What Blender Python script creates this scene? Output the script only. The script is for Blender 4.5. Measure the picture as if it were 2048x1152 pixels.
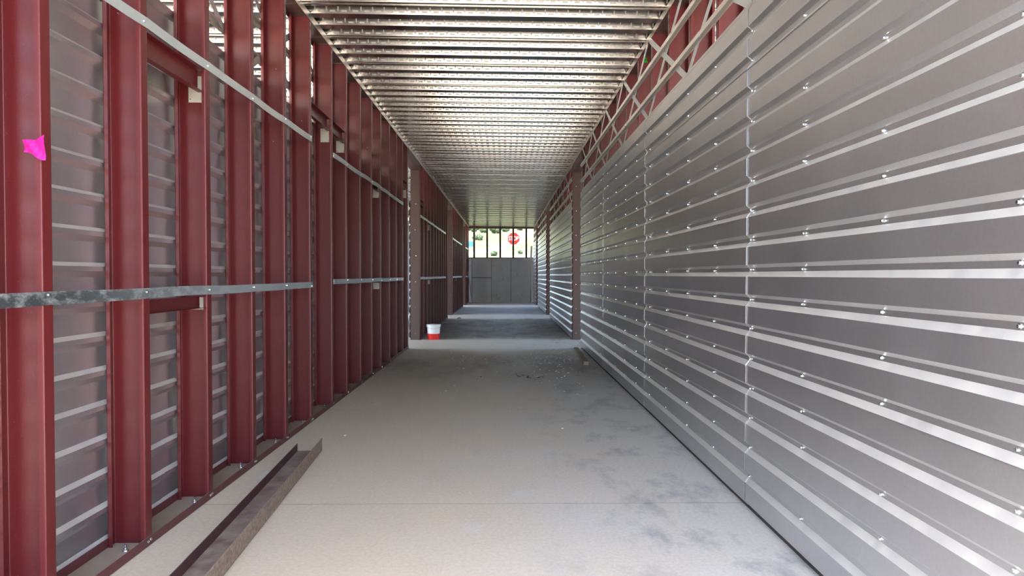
import bpy, bmesh, math, random
from mathutils import Vector, Matrix, noise
random.seed(7)
R = math.radians
scn = bpy.context.scene
for o in list(bpy.data.objects):
    bpy.data.objects.remove(o)
COL = scn.collection

# ------------------------------------------------------------------ camera
cam_d = bpy.data.cameras.new('camera')
cam_d.sensor_fit = 'HORIZONTAL'
cam_d.sensor_width = 36.0
cam_d.lens = 1370 / 2048 * 36.0
cam_d.clip_end = 600
cam = bpy.data.objects.new('camera', cam_d)
COL.objects.link(cam)
cam.location = (0, 0, 1.46)
cam.rotation_euler = (R(90) - math.atan(26 / 1370), 0, -math.atan(14 / 1370))
scn.camera = cam

# ------------------------------------------------------------------ world, sun, exposure
w = bpy.data.worlds.new('sky')
scn.world = w
w.use_nodes = True
nt = w.node_tree
nt.nodes.clear()
wo = nt.nodes.new('ShaderNodeOutputWorld')
bg = nt.nodes.new('ShaderNodeBackground')
sky = nt.nodes.new('ShaderNodeTexSky')
sky.sky_type = 'NISHITA'
sky.sun_disc = False
sky.sun_elevation = R(63)
sky.sun_rotation = R(200)
sky.air_density = 1.0
sky.dust_density = 1.2
bg.inputs['Strength'].default_value = 0.42
nt.links.new(sky.outputs[0], bg.inputs[0])
nt.links.new(bg.outputs[0], wo.inputs[0])

sun_d = bpy.data.lights.new('sun', 'SUN')
sun_d.energy = 6.0
sun_d.color = (1.0, 0.91, 0.77)
sun_d.angle = R(0.6)
sun = bpy.data.objects.new('sun', sun_d)
COL.objects.link(sun)
sun.location = (-4, -20, 30)
sd = Vector((0.20, 0.40, -0.90))          # direction the light travels
sun.rotation_euler = sd.to_track_quat('-Z', 'Y').to_euler()

vs = scn.view_settings
vs.view_transform = 'Standard'
vs.look = 'None'
vs.gamma = 1.0
vs.use_curve_mapping = False
vs.exposure = 2.4

# ------------------------------------------------------------------ main dimensions
XL = -1.92            # aisle face of the left studs
XR = 1.527            # aisle face of the right studs
SD = 0.20             # stud depth
HL, HR = 4.033, 3.992 # underside of deck at left / right wall
PITCH = 0.183
ZB = 0.028            # bottom of the wall panels
YF = 0.15             # open front edge of the building
WALLS = [(YF, 13.62), (15.4, 23.0), (25.0, 31.4), (33.2, 36.4)]
YEND = 36.5

# ------------------------------------------------------------------ materials
def new_mat(name):
    m = bpy.data.materials.new(name)
    m.use_nodes = True
    n = m.node_tree
    b = n.nodes['Principled BSDF']
    return m, n, b

def add(n, t, **kw):
    d = n.nodes.new(t)
    for k, v in kw.items():
        setattr(d, k, v)
    return d

def pos_scaled(n, s):
    g = add(n, 'ShaderNodeNewGeometry')
    mp = add(n, 'ShaderNodeVectorMath', operation='MULTIPLY')
    mp.inputs[1].default_value = s
    n.links.new(g.outputs['Position'], mp.inputs[0])
    return mp.outputs[0]

def noise_tex(n, vec, scale, detail=4, rough=0.55):
    t = add(n, 'ShaderNodeTexNoise')
    t.inputs['Scale'].default_value = scale
    t.inputs['Detail'].default_value = detail
    t.inputs['Roughness'].default_value = rough
    n.links.new(vec, t.inputs['Vector'])
    return t.outputs['Fac']

def ramp(n, fac, stops):
    r = add(n, 'ShaderNodeValToRGB')
    e = r.color_ramp.elements
    while len(e) < len(stops):
        e.new(0.5)
    for i, (p, c) in enumerate(stops):
        e[i].position = p
        if not isinstance(c, (tuple, list)):
            c = (c, c, c)
        e[i].color = (*c, 1)
    n.links.new(fac, r.inputs[0])
    return r.outputs[0]

def mixc(n, fac, a, b):
    m = add(n, 'ShaderNodeMix', data_type='RGBA')
    for s, v in ((m.inputs['Factor'], fac), (m.inputs['A'], a), (m.inputs['B'], b)):
        if isinstance(v, (int, float)):
            s.default_value = v
        elif isinstance(v, (tuple, list)):
            s.default_value = (*v, 1)
        else:
            n.links.new(v, s)
    return m.outputs['Result']

def math_n(n, op, a, b=0.0):
    m = add(n, 'ShaderNodeMath', operation=op)
    for s, v in ((m.inputs[0], a), (m.inputs[1], b)):
        if isinstance(v, (int, float)):
            s.default_value = v
        else:
            n.links.new(v, s)
    return m.outputs[0]

def bump(n, b, h, strength, dist):
    u = add(n, 'ShaderNodeBump')
    u.inputs['Strength'].default_value = strength
    u.inputs['Distance'].default_value = dist
    n.links.new(h, u.inputs['Height'])
    n.links.new(u.outputs[0], b.inputs['Normal'])

def plain(name, col, rough=0.6, metal=0.0, spec=0.5):
    m, n, b = new_mat(name)
    b.inputs['Specular IOR Level'].default_value = spec
    v = pos_scaled(n, (1, 1, 1))
    f = noise_tex(n, v, 18, 3)
    c = mixc(n, f, tuple(x * 0.85 for x in col), tuple(min(1, x * 1.12) for x in col))
    n.links.new(c, b.inputs['Base Color'])
    b.inputs['Roughness'].default_value = rough
    b.inputs['Metallic'].default_value = metal
    return m

def red_primer(name, col, rough=0.42, dust_or_sheen=0.0, caked=False):
    m, n, b = new_mat(name)
    b.inputs['Specular IOR Level'].default_value = 0.5
    v = pos_scaled(n, (1, 1, 0.35))
    f = noise_tex(n, v, 5, 5)
    c = mixc(n, f, tuple(x * 0.8 for x in col), tuple(x * 1.2 for x in col))
    fine = noise_tex(n, pos_scaled(n, (1, 1, 1)), 160, 2)
    c = mixc(n, ramp(n, fine, [(0.66, 0.0), (0.8, 0.5)]), c, (0.30, 0.13, 0.11))
    if dust_or_sheen:
        g = add(n, 'ShaderNodeNewGeometry')
        sx = add(n, 'ShaderNodeSeparateXYZ')
        n.links.new(g.outputs['Normal'], sx.inputs[0])
        up = ramp(n, sx.outputs['Z'], [(0.55, 0.0), (0.9, 1.0)])
        d = noise_tex(n, pos_scaled(n, (1, 1, 1)), 9, 5)
        fac = math_n(n, 'MULTIPLY', up, ramp(n, d, [(0.25, dust_or_sheen), (0.75, 1.0)]))
        if caked:                       # dried mud on the flange that faces the aisle
            mudn = noise_tex(n, pos_scaled(n, (1, 1, 1)), 40, 6, 0.75)
            tc = add(n, 'ShaderNodeTexCoord')
            so = add(n, 'ShaderNodeSeparateXYZ')
            n.links.new(tc.outputs['Object'], so.inputs[0])
            side = ramp(n, math_n(n, 'ADD', so.outputs['X'], 0.5), [(0.590, 0.0), (0.598, 1.0)])
            c = mixc(n, math_n(n, 'MULTIPLY', side, ramp(n, mudn, [(0.36, 0.95), (0.62, 0.25)])), c, (0.30, 0.23, 0.16))
        c = mixc(n, fac, c, (0.34, 0.27, 0.20))
        r2 = add(n, 'ShaderNodeMapRange')
        n.links.new(fac, r2.inputs[0])
        r2.inputs['To Min'].default_value = rough
        r2.inputs['To Max'].default_value = 0.9
        n.links.new(r2.outputs[0], b.inputs['Roughness'])
    else:
        b.inputs['Roughness'].default_value = rough
    n.links.new(c, b.inputs['Base Color'])
    return m

def galvanised(name, col, rough, wave=0.0, smudge=0.0, tint=(0.40, 0.31, 0.18), streak=(1, 1, 1), metal=1.0, coat=0.0, dust_or_sheen=0.0):
    m, n, b = new_mat(name)
    b.inputs['Coat Weight'].default_value = coat
    b.inputs['Coat Roughness'].default_value = 0.09
    v = pos_scaled(n, (1, 1, 1))
    f = noise_tex(n, v, 3.0, 5)
    sp = noise_tex(n, v, 90, 3, 0.7)
    c = mixc(n, f, tuple(x * 0.9 for x in col), tuple(min(1, x * 1.08) for x in col))
    c = mixc(n, ramp(n, sp, [(0.35, 0.0), (0.75, 0.35)]), c, tuple(x * 0.78 for x in col))
    if smudge:
        s = noise_tex(n, pos_scaled(n, streak), 9, 6, 0.7)
        gy = add(n, 'ShaderNodeNewGeometry')
        sy = add(n, 'ShaderNodeSeparateXYZ')
        n.links.new(gy.outputs['Position'], sy.inputs[0])
        near = ramp(n, math_n(n, 'DIVIDE', sy.outputs['Y'], 10.0), [(0.30, 1.0), (0.52, 0.0)])
        c = mixc(n, math_n(n, 'MULTIPLY', near, ramp(n, s, [(0.36, 0.12), (0.55, smudge)])), c, (0.04, 0.045, 0.045))
    if dust_or_sheen:                            # cream on the upward rib slopes, painting in the bright ceiling's reflection
        gd = add(n, 'ShaderNodeNewGeometry')
        sz = add(n, 'ShaderNodeSeparateXYZ')
        n.links.new(gd.outputs['True Normal'], sz.inputs[0])
        dn = noise_tex(n, pos_scaled(n, (1, 2.5, 1)), 5, 5, 0.65)
        fd = math_n(n, 'MULTIPLY', ramp(n, sz.outputs['Z'], [(0.25, 0.0), (0.45, dust_or_sheen)]), ramp(n, dn, [(0.3, 0.6), (0.6, 1.0)]))
        c = mixc(n, fd, c, (0.58, 0.53, 0.44))
        n.links.new(math_n(n, 'MULTIPLY', math_n(n, 'SUBTRACT', 1.0, fd), metal), b.inputs['Metallic'])
    else:
        b.inputs['Metallic'].default_value = metal
    n.links.new(c, b.inputs['Base Color'])
    rr = add(n, 'ShaderNodeMapRange')
    n.links.new(noise_tex(n, pos_scaled(n, (1, 2, 0.8)), 1.6, 2, 0.5), rr.inputs[0])
    rr.inputs['From Min'].default_value = 0.3
    rr.inputs['From Max'].default_value = 0.7
    rr.inputs['To Min'].default_value = rough * 0.9
    rr.inputs['To Max'].default_value = rough * 1.1
    n.links.new(rr.outputs[0], b.inputs['Roughness'])
    if wave:
        bump(n, b, noise_tex(n, pos_scaled(n, (1, 0.8, 1.4)), 2.5, 2), 1.0, wave)
    return m

def concrete_floor():
    m, n, b = new_mat('floor_concrete')
    v = pos_scaled(n, (1, 1, 1))
    g = add(n, 'ShaderNodeNewGeometry')
    sx = add(n, 'ShaderNodeSeparateXYZ')
    n.links.new(g.outputs['Position'], sx.inputs[0])
    big = noise_tex(n, v, 0.7, 5)
    side = math_n(n, 'ADD', math_n(n, 'MULTIPLY', sx.outputs['X'], 0.32), math_n(n, 'MULTIPLY', big, 1.1))
    c = mixc(n, ramp(n, side, [(0.35, 0.0), (0.85, 1.0)]), (0.64, 0.525, 0.385), (0.59, 0.545, 0.475))
    # grey scuffs on the right hand half
    sc = noise_tex(n, pos_scaled(n, (1, 0.55, 1)), 3.0, 8, 0.7)
    xr = ramp(n, math_n(n, 'MULTIPLY', sx.outputs['X'], 0.7), [(0.1, 0.12), (0.6, 1.0)])
    c = mixc(n, math_n(n, 'MULTIPLY', ramp(n, sc, [(0.50, 0.0), (0.68, 0.75)]), xr), c, (0.23, 0.235, 0.24))
    # pale rubbed patches
    pl = noise_tex(n, pos_scaled(n, (1.3, 0.9, 1)), 1.9, 4, 0.5)
    c = mixc(n, ramp(n, pl, [(0.64, 0.0), (0.72, 0.5)]), c, (0.64, 0.64, 0.63))
    # tracked-in dirt beyond the first doorway; darker brown strips before it and farther on
    def band(y0, y1, soft):
        a = math_n(n, 'DIVIDE', math_n(n, 'SUBTRACT', sx.outputs['Y'], y0), soft)
        z = math_n(n, 'DIVIDE', math_n(n, 'SUBTRACT', y1, sx.outputs['Y']), soft)
        k = add(n, 'ShaderNodeClamp')
        n.links.new(math_n(n, 'MINIMUM', a, z), k.inputs[0])
        return k.outputs[0]
    mud_tone_n = noise_tex(n, pos_scaled(n, (0.9, 0.45, 1)), 1.6, 9, 0.66)
    mud = math_n(n, 'MAXIMUM', math_n(n, 'MULTIPLY', band(15.4, 23.0, 0.5), 1.0),
                 math_n(n, 'MULTIPLY', band(8.5, 13.6, 2.5), 0.68))
    mud = math_n(n, 'MAXIMUM', mud, math_n(n, 'MULTIPLY', band(25.0, 31.5, 1.0), 0.5))
    mud_tone_f = math_n(n, 'MULTIPLY', mud, ramp(n, mud_tone_n, [(0.30, 0.95), (0.66, 0.15)]))
    c = mixc(n, mud_tone_f, c, (0.110, 0.082, 0.056))
    # pale drag marks where boots and wheels rubbed through the dirt
    dr = noise_tex(n, pos_scaled(n, (1.2, 0.45, 1)), 1.3, 3, 0.5)
    ln = ramp(n, math_n(n, 'ABSOLUTE', math_n(n, 'SUBTRACT', dr, 0.53)), [(0.0, 1.0), (0.020, 0.0)])
    brk = ramp(n, noise_tex(n, v, 5, 4, 0.7), [(0.42, 0.0), (0.54, 1.0)])
    c = mixc(n, math_n(n, 'MULTIPLY', math_n(n, 'MULTIPLY', ln, brk), math_n(n, 'MULTIPLY', mud, 0.8)), c, (0.58, 0.52, 0.45))
    fine = noise_tex(n, v, 45, 5, 0.7)
    c = mixc(n, ramp(n, fine, [(0.35, 0.22), (0.6, 0.0)]), c, (0.20, 0.18, 0.16))
    n.links.new(c, b.inputs['Base Color'])
    b.inputs['Roughness'].default_value = 0.62
    b.inputs['Specular IOR Level'].default_value = 0.35
    bump(n, b, fine, 0.25, 0.003)
    return m

def concrete_wall():
    m, n, b = new_mat('wall_concrete')
    v = pos_scaled(n, (1, 1, 1))
    f = noise_tex(n, v, 1.4, 7, 0.65)
    c = mixc(n, f, (0.42, 0.43, 0.45), (0.62, 0.63, 0.65))
    s = noise_tex(n, pos_scaled(n, (1.5, 1, 0.7)), 2.6, 5, 0.7)
    c = mixc(n, ramp(n, s, [(0.60, 0.0), (0.74, 0.6)]), c, (0.12, 0.12, 0.13))
    n.links.new(c, b.inputs['Base Color'])
    b.inputs['Roughness'].default_value = 0.85
    bump(n, b, noise_tex(n, v, 30, 4), 0.4, 0.01)
    return m

def grass_mat():
    m, n, b = new_mat('hill_grass')
    v = pos_scaled(n, (1, 1, 1))
    f = noise_tex(n, v, 0.25, 6, 0.65)
    c = ramp(n, f, [(0.30, (0.030, 0.048, 0.006)), (0.5, (0.062, 0.070, 0.012)), (0.68, (0.10, 0.088, 0.026))])
    g = add(n, 'ShaderNodeNewGeometry')
    sx = add(n, 'ShaderNodeSeparateXYZ')
    n.links.new(g.outputs['Position'], sx.inputs[0])
    # a pale dirt track climbing to the right across the slope, and another one lower down
    for k, (y0, s, wd) in enumerate(((96.0, 3.2, 5.0), (77.0, 1.1, 2.6))):
        d = math_n(n, 'SUBTRACT', sx.outputs['Y'], math_n(n, 'ADD', math_n(n, 'MULTIPLY', sx.outputs['X'], s), y0))
        d = math_n(n, 'ADD', d, math_n(n, 'MULTIPLY', noise_tex(n, v, 0.4, 2), 4.0))
        d = math_n(n, 'DIVIDE', math_n(n, 'ABSOLUTE', d), wd)
        c = mixc(n, ramp(n, d, [(0.5, 0.9), (1.0, 0.0)]), c, (0.15, 0.14, 0.10))
    n.links.new(c, b.inputs['Base Color'])
    b.inputs['Roughness'].default_value = 0.95
    return m

M = {
    'red': red_primer('red_oxide_primer', (0.100, 0.0095, 0.0110), 0.38),
    'track': red_primer('dusty_red_track', (0.105, 0.026, 0.026), 0.5, dust_or_sheen=0.75),
    'brown': red_primer('brown_red_jamb', (0.065, 0.030, 0.024), 0.5),
    'mullion': red_primer('daylit_mullion', (0.20, 0.125, 0.10), 0.5),  # base colour lightened to paint in daylight falling on the mullions from outside
    'dark': red_primer('dark_base_track', (0.03, 0.018, 0.016), 0.6),
    'channel': red_primer('dusty_red_channel', (0.085, 0.030, 0.032), 0.55, dust_or_sheen=0.12, caked=True),
    'panel': galvanised('galvanised_panel', (0.68, 0.70, 0.69), 0.29, wave=0.0010, metal=0.93, coat=1.0, dust_or_sheen=0.75),
    'panel_in': galvanised('galvanised_panel_reverse', (0.62, 0.61, 0.62), 0.33, metal=0.9, dust_or_sheen=0.75),
    'deck': galvanised('galvanised_deck', (0.47, 0.46, 0.435), 0.20),
    'emboss': galvanised('shaded_embossing', (0.40, 0.39, 0.365), 0.48),  # darker than the deck sheet, painting in the shadow outlines of the embossing
    'strap': galvanised('galvanised_strap', (0.60, 0.64, 0.65), 0.36, metal=0.6),
    'strap_dirty': galvanised('smudged_strap', (0.56, 0.60, 0.61), 0.38, metal=0.6, smudge=0.9, streak=(1, 1, 2.5)),
    'hat': galvanised('galvanised_hat_channel', (0.70, 0.68, 0.62), 0.30, metal=0.75),
    'edge': galvanised('galvanised_edge_angle', (0.60, 0.54, 0.48), 0.42),
    'screw': galvanised('zinc_screw', (0.85, 0.88, 0.90), 0.25),
    'clip': plain('pale_clip_plate', (0.50, 0.47, 0.40), 0.55, 0.3),
    'floor': concrete_floor(),
    'joint': plain('dark_joint', (0.10, 0.09, 0.08), 0.9),
    'cwall': concrete_wall(),
    'grass': grass_mat(),
    'yard': plain('yard_gravel', (0.52, 0.44, 0.34), 0.95),
    'shrub': plain('shrub_leaves', (0.022, 0.036, 0.010), 0.9),
    'bark': plain('shrub_bark', (0.16, 0.12, 0.08), 0.9),
    'white': plain('white_plastic', (0.82, 0.82, 0.80), 0.4),
    'bucket_red': plain('red_plastic', (0.72, 0.012, 0.010), 0.35),
    'sign_red': plain('sign_red', (0.17, 0.005, 0.001), 0.5, spec=0.1),
    'sign_white': plain('sign_white', (0.22, 0.22, 0.22), 0.5),
    'steel': plain('grey_steel', (0.40, 0.40, 0.40), 0.45, 0.8),
    'wood': plain('weathered_lumber', (0.24, 0.18, 0.12), 0.85),
    'board': plain('cream_board', (0.80, 0.76, 0.66), 0.7),
    'pink': plain('pink_tape', (0.95, 0.02, 0.42), 0.5),
    'green': plain('green_tape', (0.01, 0.62, 0.04), 0.5),
    'blue': plain('blue_sign_face', (0.004, 0.07, 0.13), 0.5),
    'cable': plain('dark_cable', (0.10, 0.14, 0.10), 0.7),
    'debris': plain('concrete_crumbs', (0.62, 0.58, 0.52), 0.9),
    'shard': plain('dark_shards', (0.06, 0.08, 0.07), 0.4),
}

# ------------------------------------------------------------------ mesh helpers
def finish(bm, name):
    bmesh.ops.recalc_face_normals(bm, faces=bm.faces)
    bm.normal_update()
    me = bpy.data.meshes.new(name)
    bm.to_mesh(me)
    bm.free()
    return me

def bm_box(bm, c, s, rot=None):
    m = Matrix.Translation(c)
    if rot is not None:
        m = m @ rot.to_4x4()
    m = m @ Matrix.Diagonal((s[0], s[1], s[2], 1))
    bmesh.ops.create_cube(bm, size=1.0, matrix=m)

def bm_cyl(bm, p0, p1, r0, r1=None, seg=8):
    p0, p1 = Vector(p0), Vector(p1)
    d = p1 - p0
    q = d.to_track_quat('Z', 'Y').to_matrix().to_4x4()
    bmesh.ops.create_cone(bm, cap_ends=True, segments=seg, radius1=r0, radius2=r0 if r1 is None else r1,
                          depth=d.length, matrix=Matrix.Translation((p0 + p1) / 2) @ q)

def rounded(pts, r, seg=3):
    out = [Vector(pts[0])]
    for i in range(1, len(pts) - 1):
        p, a, b = Vector(pts[i]), Vector(pts[i - 1]), Vector(pts[i + 1])
        da, db = (a - p).normalized(), (b - p).normalized()
        s, e = p + da * r, p + db * r
        for k in range(seg + 1):
            t = k / seg
            out.append((1 - t) ** 2 * s + 2 * t * (1 - t) * p + t * t * e)
    out.append(Vector(pts[-1]))
    return out

def ribbon(bm, pts, t, ws, fn):
    """a sheet-metal profile (open polyline in u,v, thickness t) swept along w; fn(u,v,w) -> xyz"""
    pts = [Vector(p) for p in pts]
    nrm = []
    for i in range(len(pts)):
        d = Vector((0, 0))
        if i > 0:
            d += (pts[i] - pts[i - 1]).normalized()
        if i < len(pts) - 1:
            d += (pts[i + 1] - pts[i]).normalized()
        d.normalize()
        nrm.append(Vector((-d.y, d.x)))
    ring = [p + q * t / 2 for p, q in zip(pts, nrm)] + [p - q * t / 2 for p, q in reversed(list(zip(pts, nrm)))]
    rows = [[bm.verts.new(fn(p.x, p.y, wv)) for p in ring] for wv in ws]
    m, n = len(ring), len(pts)
    for a, b in zip(rows[:-1], rows[1:]):
        for i in range(m):
            bm.faces.new((a[i], a[(i + 1) % m], b[(i + 1) % m], b[i]))
    for row in (rows[0], rows[-1]):
        for i in range(n - 1):
            bm.faces.new((row[i], row[i + 1], row[m - 2 - i], row[m - 1 - i]))

MESH = {}
def cached(key, build, name):
    if key not in MESH:
        bm = bmesh.new()
        build(bm)
        MESH[key] = finish(bm, name)
    return MESH[key]

def origin_of(o):
    v = Vector(o.location)
    p = o.parent
    while p:
        v = p.matrix_basis @ v
        p = p.parent
    return v

def link(name, me, mat, parent=None, loc=(0, 0, 0), rot=None):
    """link mesh data as one object; loc is a world position"""
    o = bpy.data.objects.new(name, me)
    COL.objects.link(o)
    if me is not None and mat is not None and len(me.materials) == 0:
        me.materials.append(mat)
    loc = Vector(loc)
    if parent is not None:
        o.parent = parent
        loc = loc - origin_of(parent)
    o.location = loc
    if rot is not None:
        o.rotation_euler = rot
    return o

def mesh_obj(name, build, mat, parent=None, loc=(0, 0, 0), rot=None):
    bm = bmesh.new()
    build(bm)
    return link(name, finish(bm, name), mat, parent, loc, rot)

def tag(o, label, cat, group=None, kind=None):
    o['label'] = label
    o['category'] = cat
    if group:
        o['group'] = group
    if kind:
        o['kind'] = kind
    return o

def empty(name, loc):
    o = bpy.data.objects.new(name, None)
    COL.objects.link(o)
    o.location = loc
    o.empty_display_size = 0.2
    return o

def stuff(o):
    o['kind'] = 'stuff'
    return o

# ------------------------------------------------------------------ floor: slabs with open joints on a sub-base
def sub(bm):
    bm_box(bm, (0, 18.32, -0.115), (13, 36.36, 0.2))
floor = mesh_obj('floor', sub, M['joint'])
tag(floor, 'bare dusty concrete slab floor of the long corridor', 'floor', kind='structure')
yj = [YF, 1.27, 4.35, 7.42, 10.5, 13.55, 15.45, 18.5, 21.5, 23.0, 25.0, 28.0, 31.4, 33.2, 36.5]
xj = [-6.5, -2.14, 1.60, 6.5]
for j in range(len(yj) - 1):
    for i in range(3):
        dx, dy = xj[i + 1] - xj[i] - 0.004, yj[j + 1] - yj[j] - 0.004
        def slab(bm, dx=dx, dy=dy):
            bm_box(bm, (0, 0, -0.0075), (dx, dy, 0.015))
            bm.faces.ensure_lookup_table()
            for f in bm.faces:
                f.material_index = 0 if f.normal.z > 0.5 else 1
        so = mesh_obj('slab', slab, M['floor'], floor, ((xj[i] + xj[i + 1]) / 2, (yj[j] + yj[j + 1]) / 2, 0))
        so.data.materials.append(M['joint'])

def yard(bm):
    bm_box(bm, (0, -39.87, -0.16), (200, 80, 0.3))
tag(mesh_obj('ground', yard, M['yard']), 'sunlit gravel yard outside the open front end of the building', 'ground', kind='structure')
def yard2(bm):
    for s in (-1, 1):
        bm_box(bm, (s * 53.3, 18.3, -0.16), (93.5, 36.3, 0.3))
tag(mesh_obj('ground', yard2, M['yard']), 'gravel ground along both long sides of the building', 'ground', kind='structure')

# ------------------------------------------------------------------ ceiling: fluted galvanised deck sheets
TILT = 0.012
ceiling = empty('ceiling', (0, 0, 4.010))
ceiling.rotation_euler = (0, TILT, 0)
tag(ceiling, 'fluted galvanised steel deck overhead with embossed ribs', 'ceiling', kind='structure')
DP, DHH, DX, WR = 0.305, 0.076, 6.5, 0.021
def deck_sheet(bm):
    pts = [(-0.001, -0.009), (0.0, 0.001)]
    for k in range(3):
        b = k * DP
        pts += [(b + 0.060, 0), (b + 0.060 + WR, DHH), (b + 0.245 - WR, DHH), (b + 0.245, 0)]
    pts += [(3 * DP + 0.004, 0)]
    ribbon(bm, pts, 0.0015, [-DX, DX], lambda u, v, x: (x, u, v))
def deck_emb(bm):
    # raised dashes and short upright bars pressed into the webs that face the open end
    nx = int(2 * DX / 0.113)
    for k in range(3):
        for i in range(nx):
            x = -DX + 0.06 + i * 0.113
            for (t, dx, sx, sl) in ((0.30, 0.0, 0.052, 0.016), (0.62, 0.056, 0.012, 0.046)):
                y = k * DP + 0.245 - WR * t
                z = DHH * t
                rot = Matrix.Rotation(math.atan2(WR, DHH), 3, 'X')
                bm_box(bm, (x + dx, y - 0.003, z), (sx, 0.010, sl), rot)
me_deck = cached('deck', deck_sheet, 'deck_sheet')
me_emb = cached('emb', deck_emb, 'embossing')
ny = 41
for k in range(ny + 1):
    y = YF + k * 3 * DP
    if y + 3 * DP > 37.2:
        break
    o = bpy.data.objects.new('deck_sheet', me_deck)
    COL.objects.link(o)
    if not me_deck.materials:
        me_deck.materials.append(M['deck'])
        me_emb.materials.append(M['emboss'])
    o.parent = ceiling
    o.location = (0, y, 0)
    e = bpy.data.objects.new('embossing', me_emb)
    COL.objects.link(e)
    e.parent = o
    stuff(e)

# ------------------------------------------------------------------ shared pieces of the framed walls
def stud_profile():
    h = SD / 2
    return rounded([(-h + 0.024, -0.066), (-h, -0.066), (-h, 0), (h, 0), (h, -0.066), (h - 0.024, -0.066)], 0.007, 3)
def stud_mesh(H):
    def b(bm):
        ribbon(bm, stud_profile(), 0.0025, [0.004, H - 0.004], lambda u, v, z: (u, v, z))
    return cached(('stud', round(H, 3)), b, 'stud')
def jamb_mesh(H):
    def b(bm):
        ribbon(bm, stud_profile(), 0.0025, [0.004, H - 0.004], lambda u, v, z: (u, v, z))
    return cached(('jamb', round(H, 3)), b, 'jamb_stud')
def tips_mesh(step):
    def b(bm):
        z = ZB + PITCH * 0.5
        z = ZB + PITCH
        k = 0
        while z < 3.1:
            bm_cyl(bm, (-SD / 2 - 0.001, -0.036, z), (-SD / 2 + 0.020, -0.036, z), 0.0028, 0.0012, 6)
            z += PITCH * step
            k += 1
        for dz in (0.03, 0.055):
            bm_cyl(bm, (-SD / 2, -0.036, dz), (-SD / 2 + 0.022, -0.036, dz), 0.0028, 0.0015, 6)
    return cached(('tips', step), b, 'screw_tips')

def track(bm, L, leg, up):
    h = SD / 2 + 0.003
    s = 1 if up else -1
    ribbon(bm, rounded([(-h, s * leg), (-h, 0), (h, 0), (h, s * leg)], 0.004, 2), 0.002, [0, L], lambda u, v, y: (u, y, v))

def panel_profile(ribs):
    pts = [(-0.0460, 0.0235), (-0.0425, 0.023), (-0.0125, 0.0)]
    for k in range(ribs):
        z = k * PITCH
        pts += [(z + 0.0125, 0.0), (z + 0.0325, 0.023), (z + 0.1405, 0.023), (z + 0.1705, 0.0)]
    pts += [(ribs * PITCH + 0.010, 0.0)]
    return pts
def panel_mesh(L, ribs, lap):
    def b(bm):
        pts = panel_profile(ribs)
        if not lap:
            pts = [(0.0, 0.0)] + pts[3:]
        H = ribs * PITCH
        ribbon(bm, pts, 0.0012, [0, L],
               lambda u, v, y: (-v - 0.0008 - 0.0042 * (1 - y / L) - 0.003 * (1 - u / H), y, u))
    return cached(('panel', round(L, 3), ribs, lap), b, 'panel')

def hat(bm, L):
    pts = [(-0.044, 0.0), (-0.026, 0.0), (-0.019, 0.024), (0.019, 0.024), (0.026, 0.0), (0.044, 0.0)]
    ribbon(bm, pts, 0.0014, [0, L], lambda u, v, y: (-v, y, u))

def hexes(bm, pts, dirx, r=0.0065, h=0.006):
    for (x, y, z) in pts:
        bm_cyl(bm, (x, y, z), (x + dirx * 0.0015, y, z), r * 1.5, r * 1.5, 8)
        bm_cyl(bm, (x + dirx * 0.0015, y, z), (x + dirx * h, y, z), r, r * 0.9, 6)

def bolt_build(bm):
    bm_cyl(bm, (0, 0, 0), (0, 0, 0.003), 0.017, 0.017, 12)
    bm_cyl(bm, (0, 0, 0.003), (0, 0, 0.014), 0.011, 0.011, 6)
    bm_cyl(bm, (0, 0, 0.014), (0, 0, 0.036), 0.006, 0.006, 8)

def brace(bm, y0, z0, y1, z1, wdt=0.062):
    d = Vector((y1 - y0, z1 - z0))
    L = d.length
    d.normalize()
    n = Vector((-d.y, d.x)) * wdt / 2
    seg = 6
    rows = []
    for k in range(seg + 1):
        p = Vector((y0, z0)) + d * L * k / seg
        bow = -0.004 * math.sin(math.pi * k / seg)
        rows.append([bm.verts.new((bow - tt, p.x + s * n.x, p.y + s * n.y)) for s, tt in ((1, 0), (-1, 0), (-1, 0.0015), (1, 0.0015))])
    for a, b in zip(rows[:-1], rows[1:]):
        for i in range(4):
            bm.faces.new((a[i], a[(i + 1) % 4], b[(i + 1) % 4], b[i]))
    bm.faces.new(rows[0])
    bm.faces.new(rows[-1])

def panels_for(wall, xs, y0, y1, edges, mat):
    """horizontal ribbed sheets on the face xs, laid in courses"""
    cols = list(zip(edges[:-1], edges[1:]))
    for ci, (a, b) in enumerate(cols):
        L = b - a + (0.05 if ci < len(cols) - 1 else 0.0)
        for c in range(4):
            ribs = 5 if c < 3 else 2
            link('panel', panel_mesh(L, ribs, c > 0), mat, wall, (xs, a, ZB + c * 5 * PITCH))

def stud_row(wall, xc, ys, H, mat, tips=False, flip=()):
    me = stud_mesh(H)
    for i, y in enumerate(ys):
        o = link('jamb_stud' if i in flip else 'stud', me if i not in flip else jamb_mesh(H), M['brown'] if i in flip else mat, wall, (xc, y, 0))
        if i in flip:
            o.rotation_euler = (0, 0, math.pi)
        elif tips:
            t = link('screw_tips', tips_mesh(2 if y < 4.2 else 1), M['screw'], o, (xc, y, 0))
            stuff(t)

def framing(wall, xc, y0, y1, H, base_mat):
    L = y1 - y0
    bt = mesh_obj('base_track', lambda bm: track(bm, L, 0.052, True), base_mat, wall, (xc, y0, 0.0015))
    mesh_obj('top_track', lambda bm: track(bm, L, 0.045, False), M['brown'], wall, (xc, y0, H - 0.0025))
    return bt

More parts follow.
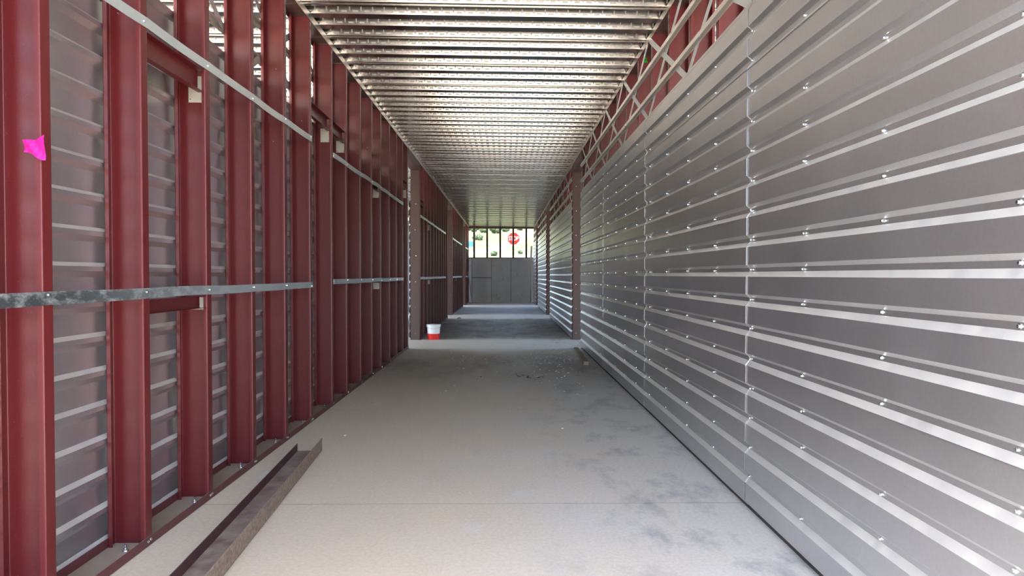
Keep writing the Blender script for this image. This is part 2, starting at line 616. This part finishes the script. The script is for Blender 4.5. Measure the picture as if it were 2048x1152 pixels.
def upper_rails(wall, xs, y0, y1, H, bays):
    for z in (3.32, 3.63):
        mesh_obj('hat_channel', lambda bm: hat(bm, y1 - y0 - 0.04), M['hat'], wall, (xs - 0.004, y0 + 0.02, z))
    for (a, b) in bays:
        for (p, q) in (((a, H - 0.06), (b, 3.13)), ((b, H - 0.06), (a, 3.13))):
            mesh_obj('brace_strap', lambda bm: brace(bm, p[0] - a, p[1], q[0] - a, q[1]), M['strap'], wall, (xs - 0.002, a, 0))

def edge_angle(wall, x, y0, y1, H, s):
    """thin bright angle under the deck along the aisle face"""
    def b(bm):
        ribbon(bm, [(0, -0.068), (0, 0), (s * 0.05, 0)], 0.002, [0, y1 - y0], lambda u, v, y: (u, y, v))
    mesh_obj('edge_angle', b, M['edge'], wall, (x, y0, H - 0.0005))

def strap_build(bm, ys, z0, hgt, sag):
    pts = []
    for i, y in enumerate(ys):
        pts.append((y - ys[0], 0.0, 0.0))
        if i < len(ys) - 1:
            d = ys[i + 1] - y
            a = random.uniform(-sag, sag)
            c = random.uniform(0.0, 0.006)
            for t in (0.25, 0.5, 0.75):
                pts.append((y - ys[0] + d * t, a * math.sin(math.pi * t), c * math.sin(math.pi * t)))
    rows = []
    for (y, dz, dx) in pts:
        rows.append([bm.verts.new((dx + tx, y, dz + s * hgt / 2)) for tx, s in ((0, -1), (0.0016, -1), (0.0016, 1), (0, 1))])
    for a, b in zip(rows[:-1], rows[1:]):
        for i in range(4):
            bm.faces.new((a[i], a[(i + 1) % 4], b[(i + 1) % 4], b[i]))
    bm.faces.new(rows[0])
    bm.faces.new(rows[-1])

def add_strap(wall, ys, z, mat, sag=0.004, hgt=0.057):
    o = mesh_obj('strap', lambda bm: strap_build(bm, ys, z, hgt, sag), mat, wall, (XL + 0.0025, ys[0], z))
    s = mesh_obj('screws', lambda bm: hexes(bm, [(0.0016, y - ys[0] - (0.036 if i else -0.0), random.uniform(-0.012, 0.016)) for i, y in enumerate(ys)], 1, 0.0055),
                 M['screw'], o, (XL + 0.0025, ys[0], z))
    stuff(s)
    return o

def add_blocking(wall, ya, yb, z0, z1):
    """short red channel between two studs, open to the aisle"""
    def b(bm):
        h = z1 - z0
        ribbon(bm, rounded([(0.0, 0.0), (-0.045, 0.0), (-0.045, h), (0.0, h)][::1], 0.004, 2), 0.002, [0, yb - ya],
               lambda u, v, y: (u, y, v))
    mesh_obj('blocking', b, M['red'], wall, (XL - 0.004, ya, z0))

def add_clip(wall, y, z0, z1, x0=-0.135, x1=-0.03):
    def b(bm):
        bm_box(bm, ((x0 + x1) / 2, 0, (z1 - z0) / 2), (x1 - x0, 0.003, z1 - z0))
    o = mesh_obj('clip_plate', b, M['clip'], wall, (XL, y - 0.006, z0))
    def s(bm):
        for dx in (x0 + 0.015, x1 - 0.015):
            bm_cyl(bm, (dx, -0.0015, 0.02), (dx, -0.007, 0.02), 0.006, 0.005, 6)
    stuff(mesh_obj('screws', s, M['screw'], o, (XL, y - 0.006, z0)))

# ------------------------------------------------------------------ left walls
LEFT_LABELS = [
    'long near wall of dark red steel studs on the left, backed by grey ribbed panels',
    'left stud wall just past the first cross passage, behind the red and white bucket',
    'left stud wall between the second and third cross passages',
    'last short left stud wall that meets the concrete end wall',
]
LEFT_STUDS = [
    [0.22, 0.60, 1.37, 2.15, 2.93, 3.72, 4.50, 5.29, 6.07, 6.85, 7.69, 8.40, 9.20, 9.98, 10.69, 11.49, 12.23, 12.96, 13.60],
]
for a, b in WALLS[1:]:
    n = round((b - a) / 0.77)
    ys = [a + 0.004] + [a + 0.20] + [a + 0.20 + (b - a - 0.22) * k / n for k in range(1, n + 1)]
    LEFT_STUDS.append(ys)
COLS = [[YF, 1.12, 4.23, 7.33, 10.44, 13.62], [15.4, 17.9, 20.4, 23.0], [25.0, 28.2, 31.4], [33.2, 36.4]]

xcL = XL - SD / 2
for wi, (y0, y1) in enumerate(WALLS):
    wl = empty('wall_left', (xcL, y0, 0))
    tag(wl, LEFT_LABELS[wi], 'wall', kind='structure')
    bt = framing(wl, xcL, y0, y1, HL, M['track'])
    ys = LEFT_STUDS[wi]
    stud_row(wl, xcL, ys, HL - 0.004, M['red'], tips=wi == 0, flip=(0,) if wi else ())
    edge_angle(wl, XL + 0.0055, y0, y1, HL, -1)
    panels_for(wl, XL - SD - 0.0025, y0, y1, COLS[wi], M['panel_in'])
    bays = []
    y = y0 + 0.9
    while y + 1.5 < y1:
        bays.append((y, y + 1.46))
        y += 1.53
    upper_rails(wl, XL - SD - 0.002, y0, y1, HL, bays if wi < 2 else bays[:2])
    if wi == 0:
        me_bolt = cached('bolt', bolt_build, 'anchor_bolt')
        for y in ys[3:]:
            link('anchor_bolt', me_bolt, M['screw'], bt, (XL - 0.07 - random.uniform(0, 0.02), y - 0.11, 0.0025))
        def tscrew(bm):
            hexes(bm, [(0.001, y - 0.036 + d - y0, 0.030 + random.uniform(-0.004, 0.004)) for y in ys for d in (-0.012, 0.014)], 1, 0.0055)
        stuff(mesh_obj('screws', tscrew, M['screw'], bt, (XL + 0.003, y0, 0)))
        def wscrew(bm):
            for y in ys[4:]:
                n = 4 if abs(y - 3.72) < .01 else (random.choice((0, 1, 2)))
                for q in range(n):
                    if n == 4:
                        x, z = (-0.15, -0.085)[q % 2], (2.86, 2.965)[q // 2]
                    else:
                        x, z = random.uniform(-0.15, -0.04), random.uniform(0.2, 3.7)
                    bm_cyl(bm, (x, y - y0, z), (x, y - y0 - 0.008, z), 0.006, 0.003, 6)
        stuff(mesh_obj('screws', wscrew, M['screw'], wl, (XL, y0 - 0.002, 0)))
        s1 = ys[:10]
        add_strap(wl, s1, 1.362, M['strap_dirty'])
        add_strap(wl, s1, 2.81, M['strap'], sag=0.010)
        s2 = ys[10:18]
        add_strap(wl, s2, 1.385, M['strap'])
        add_strap(wl, s2, 2.80, M['strap'], sag=0.012)
        add_blocking(wl, 3.725, 4.43, 2.63, 2.765)
        add_clip(wl, 4.50, 2.58, 2.75)
        add_blocking(wl, 3.725, 4.43, 1.25, 1.325)
        add_clip(wl, 4.50, 1.235, 1.315)
        add_blocking(wl, 6.86, 7.62, 3.05, 3.18)
        add_clip(wl, 7.69, 2.94, 3.09)
        add_blocking(wl, 7.70, 8.33, 3.05, 3.18)
        add_clip(wl, 8.40, 2.95, 3.09)
        add_blocking(wl, 9.99, 10.62, 2.74, 2.82)
        add_clip(wl, 10.69, 2.66, 2.81)
        add_clip(wl, 10.69, 1.24, 1.34)
        add_blocking(wl, 12.97, 13.53, 3.14, 3.26)
        add_clip(wl, 13.60, 2.98, 3.14)
    else:
        for z in (1.385, 2.80):
            add_strap(wl, ys[1:-1], z, M['strap'])
        add_blocking(wl, ys[1] + 0.01, ys[2] - 0.07, 3.05, 3.18)
        add_clip(wl, ys[4], 1.22, 1.33)
        add_clip(wl, ys[4], 2.62, 2.76)
        def jscrew(bm):
            for k in range(7):
                bm_cyl(bm, (random.uniform(-0.12, -0.06), 0, 0.15 + 0.58 * k), (-0.09, -0.006, 0.15 + 0.58 * k), 0.007, 0.005, 6)
        stuff(mesh_obj('screws', jscrew, M['screw'], wl, (XL, y0 + 0.001, 0)))

# ------------------------------------------------------------------ right walls
RIGHT_LABELS = [
    'long near wall on the right clad in shiny ribbed galvanised panels',
    'right wall of ribbed galvanised panels just past the first cross passage',
    'right ribbed galvanised wall between the second and third cross passages',
    'last short right ribbed galvanised wall that meets the concrete end wall',
]
xcR = XR + SD / 2
for wi, (y0, y1) in enumerate(WALLS):
    wr = empty('wall_right', (xcR, y0, 0))
    tag(wr, RIGHT_LABELS[wi], 'wall', kind='structure')
    framing(wr, xcR, y0, y1, HR, M['dark'])
    if wi == 0:
        ys = [2.04 + 0.735 * k for k in range(-2, 16)] + [13.60]
        ys = [y0 + 0.07] + ys
    else:
        ys = LEFT_STUDS[wi]
    stud_row(wr, xcR, ys, HR - 0.004, M['red'], flip=(0,) if wi else ())
    edge_angle(wr, XR - 0.0055, y0, y1, HR, 1)
    panels_for(wr, XR - 0.0035, y0, y1, COLS[wi], M['panel'])
    bays = []
    y = 5.78 if wi == 0 else y0 + 0.3
    if wi == 0:
        bays = [(2.72, 4.2), (4.25, 5.7)]
    while y + 1.5 < y1:
        bays.append((y, y + 1.46))
        y += 1.55
    upper_rails(wr, XR - 0.003, y0, y1, HR, bays)
    pts = []
    for y in (ys if wi == 0 else ys[2::2]):
        for k in range(0, 17):
            if wi == 0 and (k + int(y * 3)) % 4 == 0 and y < 4:
                continue
            z = ZB + k * PITCH
            pts.append((-0.0065, y - 0.034 - y0 + random.uniform(-0.006, 0.006), z + (0.016 if k == 0 else random.uniform(-0.004, 0.004))))
    stuff(mesh_obj('screws', lambda bm: hexes(bm, pts, -1, 0.0062, 0.0065), M['screw'], wr, (XR - 0.003, y0, 0)))
    if wi:
        def jscrew(bm):
            for k in range(7):
                bm_cyl(bm, (0.07, 0, 0.15 + 0.55 * k), (0.07, -0.006, 0.15 + 0.55 * k), 0.008, 0.006, 6)
        stuff(mesh_obj('screws', jscrew, M['screw'], wr, (XR, y0 + 0.001, 0)))

# headers over the cross passages
HL_L = ['first', 'second', 'third']
for i in range(3):
    a, b = WALLS[i][1] - 0.02, WALLS[i + 1][0] + 0.06
    for side, xf, H, s in (('left', XL, HL, -1), ('right', XR, HR, 1)):
        def hd(bm):
            ribbon(bm, rounded([(s * 0.20, 0.02), (s * 0.20, 0), (0, 0), (0, 0.155), (s * 0.20, 0.155)], 0.006, 2), 0.003,
                   [0, b - a], lambda u, v, y: (u, y, v))
        hdr = mesh_obj('trim_%d' % (2 * i + (1 if side == 'left' else 2)), hd, M['brown'], None, (xf - s * 0.012, a, H - 0.23))
        tag(hdr, 'brown steel header over the %s cross passage on the %s side' % (HL_L[i], side), 'header', kind='structure')
        def lip(bm):
            ribbon(bm, [(0, 0), (0, 0.07), (s * 0.04, 0.07)], 0.002, [0, b - a], lambda u, v, y: (u, y, v))
        mesh_obj('edge_angle', lip, M['edge'], hdr, (xf - s * 0.016, a, H - 0.072))

# ------------------------------------------------------------------ concrete end wall with open framed band above
we = empty('wall_end', (0, YEND, 0))
tag(we, 'grey concrete end wall with an open framed band above it', 'wall', kind='structure')
ZS = 2.36
def core(bm):
    bm_box(bm, (0, 0.17, ZS / 2), (13, 0.2, ZS))
mesh_obj('core', core, M['joint'], we, (0, YEND, 0))
xs = [-6.5, -4.9, -3.85, -2.8, -1.76, -0.72, 0.32, 1.37, 2.4, 3.45, 4.5, 6.5]
for i in range(len(xs) - 1):
    rows = [(0.0, 1.33), (1.33, ZS)] if i in (4,) else [(0.0, ZS)]
    for (za, zb) in rows:
        dx, dz = xs[i + 1] - xs[i] - 0.022, zb - za - 0.018
        def cp(bm):
            bm_box(bm, (0, 0.05, dz / 2), (dx, 0.1, dz))
            bmesh.ops.bevel(bm, geom=[e for e in bm.edges if all(v.co.y < 0.001 for v in e.verts)], offset=0.012, segments=2, affect='EDGES')
        mesh_obj('concrete_panel', cp, M['cwall'], we, ((xs[i] + xs[i + 1]) / 2, YEND - random.uniform(0, 0.006), za - (0.012 if za == 0 else -0.004)))
def sill(bm):
    ribbon(bm, [(-0.10, -0.03), (-0.10, 0.0), (0.10, 0.0), (0.10, -0.03)], 0.004, [-6.5, 6.5], lambda u, v, x: (x, u, v))
mesh_obj('sill_track', sill, M['brown'], we, (0, YEND + 0.12, ZS + 0.035))
def headr(bm):
    ribbon(bm, rounded([(0.1, 0.0), (-0.1, 0.0), (-0.1, 0.10), (0.1, 0.10)], 0.006, 2), 0.003, [-6.5, 6.5], lambda u, v, x: (x, u, v))
hz = 3.93
mesh_obj('header_track', headr, M['brown'], we, (0, YEND + 0.12, hz))
def mull(bm):
    h = 0.05
    ribbon(bm, rounded([(-h + 0.02, -0.10), (-h, -0.10), (-h, 0.10), (-h + 0.02, 0.10)], 0.006, 2), 0.003, [0, hz - ZS - 0.04], lambda u, v, z: (u, v, z))
    ribbon(bm, rounded([(h - 0.02, -0.10), (h, -0.10), (h, 0.10), (h - 0.02, 0.10)], 0.006, 2), 0.003, [0, hz - ZS - 0.04], lambda u, v, z: (u, v, z))
    bm_box(bm, (0, 0.02, (hz - ZS - 0.04) / 2), (0.098, 0.004, hz - ZS - 0.04))
me_m = cached('mull', mull, 'mullion_stud')
for k in range(-7, 8):
    x = -0.255 + 0.695 * k
    link('mullion_stud', me_m, M['mullion'], we, (x, YEND + 0.12, ZS + 0.037))

# unseen walls added to limit side light, open at the cross passages
for side, sx in (('left', -4.4), ('right', 4.4)):
    wo_ = empty('light_block_wall_' + side, (sx, 6.0, 0))
    tag(wo_, 'unseen concrete wall added to limit side light on the %s' % side, 'wall', kind='structure')
    for (a, b) in ((6.0, 13.4), (15.6, 22.8), (25.2, 31.2)):
        mesh_obj('light_block_part', lambda bm: bm_box(bm, (0, (b - a) / 2, 1.95), (0.15, b - a, 3.9)), M['cwall'], wo_, (sx, a, 0))

# ------------------------------------------------------------------ hillside outside the end opening
def hz_at(x, y):
    z = 1.15 + 0.018 * (y - 37)
    if y > 62:
        z += 0.115 * (y - 62)
    z += 0.9 * (noise.noise(Vector((x * 0.05, y * 0.05, 0.3))) ) * min(1, max(0, (y - 60) / 30))
    z += 0.012 * x * max(0, (y - 60) / 60)
    return z
def hill(bm):
    nx, ny = 60, 70
    rows = []
    for j in range(ny + 1):
        y = 36.75 + (240 - 36.75) * (j / ny) ** 1.4
        rows.append([bm.verts.new((x := -75 + 150 * i / nx, y, hz_at(x, y))) for i in range(nx + 1)])
    for a, b in zip(rows[:-1], rows[1:]):
        for i in range(nx):
            bm.faces.new((a[i], a[i + 1], b[i + 1], b[i]))
tag(mesh_obj('hillside', hill, M['grass']), 'sunny yellow green grassy hillside seen through the end opening', 'hillside', kind='structure')

def shrub_crown(seed, r):
    def b(bm):
        rnd = random.Random(seed)
        for q in range(7):
            c = Vector((rnd.uniform(-.7, .7), rnd.uniform(-.5, .5), rnd.uniform(0.25, 0.8))) * r
            rr = r * rnd.uniform(0.35, 0.6)
            res = bmesh.ops.create_icosphere(bm, subdivisions=3, radius=rr, matrix=Matrix.Translation(c))
            for v in res['verts']:
                d = v.co - c
                v.co = c + d * (1 + 0.35 * noise.noise(v.co * (3.5 / r) + Vector((seed, 0, 0))) + rnd.uniform(-.08, .08))
    return b
SHRUBS = [(-1.5, 108, 0.85, 'largest bright green shrub in the middle gap of the end opening'),
          (-3.4, 110, 0.6, 'dark shrub beside the largest green shrub on the hill'),
          (-2.8, 127, 0.55, 'shrub near the top of the middle gap above the largest shrub'),
          (-4.8, 120, 0.5, 'small round shrub highest on the hill in the second gap'),
          (-5.0, 113, 0.55, 'olive shrub halfway up the hill in the second gap'),
          (-4.0, 100, 0.75, 'low spreading shrub just above the pale track in the second gap'),
          (-6.0, 116, 0.6, 'shrub on the hill in the leftmost gap of the end opening'),
          (-0.2, 121, 0.5, 'small shrub high on the hill in the fourth gap from the left'),
          (0.15, 112, 0.6, 'shrub on the hill just left of the stop sign'),
          (2.5, 123, 0.7, 'grey green shrub up the hill above the right edge of the stop sign'),
          (-1.25, 78, 0.45, 'small tuft low on the hill at the foot of the middle gap'),
          (1.9, 82, 0.35, 'tiny tuft low on the hill below and right of the stop sign')]
for i, (x, y, r, lab) in enumerate(SHRUBS):
    z = hz_at(x, y) - 0.05
    sh = empty('shrub', (x, y, z))
    tag(sh, lab, 'shrub', 'shrubs on the hillside')
    mesh_obj('crown', shrub_crown(i + 1, r), M['shrub'], sh, (x, y, z + 0.2 * r))
    def stem(bm):
        for q in range(3):
            bm_cyl(bm, (0.1 * r * (q - 1), 0, 0), (0.3 * r * (q - 1), 0.05, 0.7 * r), 0.07 * r, 0.03 * r, 6)
    mesh_obj('stem', stem, M['bark'], sh, (x, y, z))

# stop sign outside
SX, SY, SZ = 0.54, 43.0, 3.74
st = empty('stop_sign', (SX, SY, hz_at(SX, SY)))
tag(st, 'red octagonal stop sign on a post outside the end opening', 'sign')
def octa(bm, r, t):
    vs = []
    for yy in (0, t):
        vs.append([bm.verts.new((r * math.cos(R(22.5 + 45 * k)), yy, r * math.sin(R(22.5 + 45 * k)))) for k in range(8)])
    bm.faces.new(vs[0]); bm.faces.new(vs[1])
    for k in range(8):
        bm.faces.new((vs[0][k], vs[0][(k + 1) % 8], vs[1][(k + 1) % 8], vs[1][k]))
mesh_obj('border', lambda bm: octa(bm, 0.415, 0.004), M['sign_white'], st, (SX, SY, SZ))
mesh_obj('face', lambda bm: octa(bm, 0.392, 0.003), M['sign_red'], st, (SX, SY - 0.0035, SZ))
mesh_obj('post', lambda bm: bm_box(bm, (0, 0, (SZ + 0.35 - hz_at(SX, SY)) / 2), (0.06, 0.04, SZ + 0.35 - hz_at(SX, SY))), M['steel'], st, (SX, SY + 0.03, hz_at(SX, SY)))
fc = bpy.data.curves.new('lettering', 'FONT')
fc.body = 'STOP'
fc.align_x = 'CENTER'
fc.align_y = 'CENTER'
fc.size = 0.33
fc.extrude = 0.002
fc.offset = 0.004
fo = bpy.data.objects.new('lettering', fc)
COL.objects.link(fo)
bpy.context.view_layer.update()
me_t = bpy.data.meshes.new_from_object(fo.evaluated_get(bpy.context.evaluated_depsgraph_get()))
bpy.data.objects.remove(fo)
lt = link('lettering', me_t, M['sign_white'], st, (SX, SY - 0.0065, SZ), (R(90), 0, 0))
lt.scale = (0.80, 1.15, 1)
lt['label'] = 'white STOP lettering'

# blue sign out on the slope at the left edge of the opening
BX, BY = -2.93, 58.0
bz = hz_at(BX, BY)
bs = empty('roadside_sign', (BX, BY, bz))
tag(bs, 'small bright blue sign outside at the left edge of the end opening', 'sign')
mesh_obj('sign_face', lambda bm: bm_box(bm, (0, 0, 0), (0.5, 0.02, 0.46)), M['blue'], bs, (BX, BY, 1.46 + 62 / 1370 * BY))
mesh_obj('post', lambda bm: bm_box(bm, (0, 0, (4.2 - bz) / 2), (0.06, 0.05, 4.2 - bz)), M['steel'], bs, (BX, BY + 0.04, bz))

def cable(bm):
    p = None
    for k in range(25):
        x = -12 + k
        q = Vector((x, 0, 0.0022 * (x - 3) ** 2 * 0.25 + 0.018 * x))
        if p is not None:
            bm_cyl(bm, p, q, 0.016, 0.016, 6)
        p = q
cb = mesh_obj('cable', cable, M['cable'], None, (0, 47, 3.20))
tag(cb, 'thin dark cable strung across outside the end opening', 'cable')
for x in (-12, 12):
    zt = 3.20 + 0.0022 * (x - 3) ** 2 * 0.25 + 0.018 * x
    po = mesh_obj('post', lambda bm: bm_cyl(bm, (0, 0, 0), (0, 0, zt + 0.1 - hz_at(x, 47)), 0.05, 0.04, 8), M['bark'], cb, (x, 47.06, hz_at(x, 47)))

# ------------------------------------------------------------------ bucket
BKX, BKY = -1.62, 15.55
bk = empty('bucket', (BKX, BKY, 0))
tag(bk, 'white plastic bucket with a bright red lower half on the floor by the left jamb', 'bucket')
def lathe(bm, prof, seg=32):
    rows = [[bm.verts.new((r * math.cos(2 * math.pi * k / seg), r * math.sin(2 * math.pi * k / seg), z)) for k in range(seg)] for r, z in prof]
    for a, b in zip(rows[:-1], rows[1:]):
        for k in range(seg):
            bm.faces.new((a[k], a[(k + 1) % seg], b[(k + 1) % seg], b[k]))
    return rows
def body(bm):
    rows = lathe(bm, [(0.128, 0.002), (0.131, 0.0), (0.150, 0.325), (0.145, 0.325), (0.126, 0.006)])
    bm.faces.new(rows[-1][::-1])
mesh_obj('body', body, M['white'], bk, (BKX, BKY, 0))
mesh_obj('red_band', lambda bm: lathe(bm, [(0.1300, 0.002), (0.1325, 0.001), (0.1408, 0.135), (0.1385, 0.136)]), M['bucket_red'], bk, (BKX, BKY, 0))
def rim(bm):
    lathe(bm, [(0.149, 0.318), (0.163, 0.318), (0.165, 0.326), (0.165, 0.338), (0.150, 0.340), (0.146, 0.332)])
    lathe(bm, [(0.1475, 0.286), (0.157, 0.288), (0.157, 0.294), (0.1480, 0.296)])
mesh_obj('rim', rim, M['white'], bk, (BKX, BKY, 0))
def handle(bm):
    p = None
    for k in range(17):
        a = math.pi * k / 16
        q = Vector((0.166 * math.cos(a), -0.10 * math.sin(a) - 0.005 - 0.07 * math.sin(a), 0.300 - 0.045 * math.sin(a)))
        if p is not None:
            bm_cyl(bm, p, q, 0.003, 0.003, 6)
        p = q
    for s in (-1, 1):
        bm_cyl(bm, (s * 0.150, -0.005, 0.300), (s * 0.170, -0.005, 0.300), 0.012, 0.010, 10)
mesh_obj('handle', handle, M['steel'], bk, (BKX, BKY, 0))

# ------------------------------------------------------------------ steel channel offcut on the floor
CH = [Vector((-1.62, 5.67, 0)), Vector((-1.435, 2.85, 0))]
chd = CH[1] - CH[0]
cha = math.atan2(chd.x, -chd.y)
def chan(bm):
    ribbon(bm, rounded([(-0.10, 0.064), (-0.10, 0.0), (0.10, 0.0), (0.10, 0.105)], 0.005, 2), 0.004, [0, chd.length], lambda u, v, y: (u, -y, v))
co = mesh_obj('steel_channel', chan, M['channel'], None, (CH[0].x, CH[0].y, 0.0025), (0, 0, cha))
tag(co, 'dusty dark red steel channel lying open side up on the floor by the left wall', 'channel')

# lumber on the floor at right
lu = mesh_obj('lumber', lambda bm: (bm_box(bm, (0, 0, 0.03), (0.085, 2.2, 0.06)),
                                    bmesh.ops.bevel(bm, geom=list(bm.edges), offset=0.005, segments=2, affect='EDGES')),
              M['wood'], None, (1.345, 12.15, 0.001), (0, 0, R(-1.6)))
tag(lu, 'weathered brown wooden stick lying on the floor beside the right panel wall', 'lumber')

# leaning pole and board at the end wall
def pole(bm):
    bm_cyl(bm, (0, 0, 0), (-0.24, 0.25, 1.62), 0.022, 0.022, 10)
    bm_cyl(bm, (0, 0, -0.002), (-0.006, 0.006, 0.05), 0.027, 0.027, 10)
tag(mesh_obj('pole', pole, M['steel'], None, (-1.665, 35.1, 0.006)), 'thin grey pole leaning on the left wall near the concrete end wall', 'pole')
def board(bm):
    rot = Matrix.Rotation(R(2.4), 3, 'Y')
    bm_box(bm, rot @ Vector((0, 0, 1.5)), (0.09, 0.03, 3.0), rot)
tag(mesh_obj('board', board, M['board'], None, (1.285, 36.37, 0.003)), 'pale cream board leaning upright against the right end of the concrete wall', 'board')

# white scrap on the floor
def scrap(bm):
    v = [bm.verts.new(p) for p in ((-.11, -.05, 0), (-.03, -.02, .10), (.03, .0, .115), (.11, -.03, .0), (.05, .08, .0), (-.07, .07, .0), (.02, -.055, .05))]
    for f in ((0, 6, 1), (1, 6, 2), (2, 6, 3), (3, 4, 2), (2, 4, 1), (1, 4, 5), (0, 1, 5)):
        bm.faces.new([v[k] for k in f])
    bmesh.ops.solidify(bm, geom=list(bm.faces), thickness=0.004)
tag(mesh_obj('plastic_scrap', scrap, M['white'], None, (-1.47, 21.9, 0.004)), 'small crumpled white plastic scrap on the dirty floor beyond the bucket', 'scrap')

# flagging tape
def tape(bm):
    n, m = 7, 7
    g = []
    for j in range(m):
        row = []
        for i in range(n):
            u, v = i / (n - 1), j / (m - 1)
            x = -0.046 + 0.092 * u
            z = -0.043 + 0.086 * v
            if u < 0.35:
                z *= 0.45 + 1.3 * u
            z += 0.012 * math.sin(5 * u + 2 * v)
            row.append(bm.verts.new((x, 0.006 * math.sin(7 * u + 5 * v) - 0.008 * u, z)))
        g.append(row)
    for j in range(m - 1):
        for i in range(n - 1):
            bm.faces.new((g[j][i], g[j][i + 1], g[j + 1][i + 1], g[j + 1][i]))
    bmesh.ops.solidify(bm, geom=list(bm.faces), thickness=0.0012)
tag(mesh_obj('flagging_tape', tape, M['pink'], None, (-1.935, 2.85, 1.985)), 'bright pink tape flag stuck on the nearest left stud', 'tape')
gt = mesh_obj('flagging_tape', tape, M['green'], None, (1.494, 7.30, 3.74), (0, R(90), 0))
gt.scale = (0.6, 1, 0.4)
tag(gt, 'bright green tape flag hanging by the right wall braces under the deck', 'tape')

# ------------------------------------------------------------------ loose crumbs and shards on the floor
def crumbs(bm, spots, smin, smax):
    for (cx, cy, rx, ry, n) in spots:
        for k in range(n):
            x, y = random.gauss(cx, rx), random.gauss(cy, ry)
            if not ((-1.2 if y < 6.2 else -1.8) < x < 1.2) or y < 1:
                continue
            s = random.uniform(smin, smax)
            rot = Matrix.Rotation(random.uniform(0, 6), 3, 'Z') @ Matrix.Rotation(random.uniform(-.3, .3), 3, 'X')
            m = Matrix.Translation((x, y, s * 0.25)) @ rot.to_4x4() @ Matrix.Diagonal((s * random.uniform(1, 2), s, s * 0.5, 1))
            bmesh.ops.create_icosphere(bm, subdivisions=1, radius=0.5, matrix=m)
cr = mesh_obj('debris', lambda bm: crumbs(bm, [(-0.2, 12.2, 1.0, 0.8, 130), (0.6, 11.6, 0.6, 0.9, 90), (-0.4, 7, 0.7, 1.6, 14), (0.3, 17.5, 0.9, 1.5, 80), (0.9, 9.5, 0.4, 1.2, 40)], 0.006, 0.024), M['debris'])
tag(cr, 'pale concrete crumbs scattered over the dusty floor', 'debris', kind='stuff')
sh = mesh_obj('debris', lambda bm: crumbs(bm, [(0.25, 9.75, 0.30, 0.12, 26)], 0.010, 0.034), M['shard'])
tag(sh, 'dark broken shards lying together in mid floor', 'debris', kind='stuff')
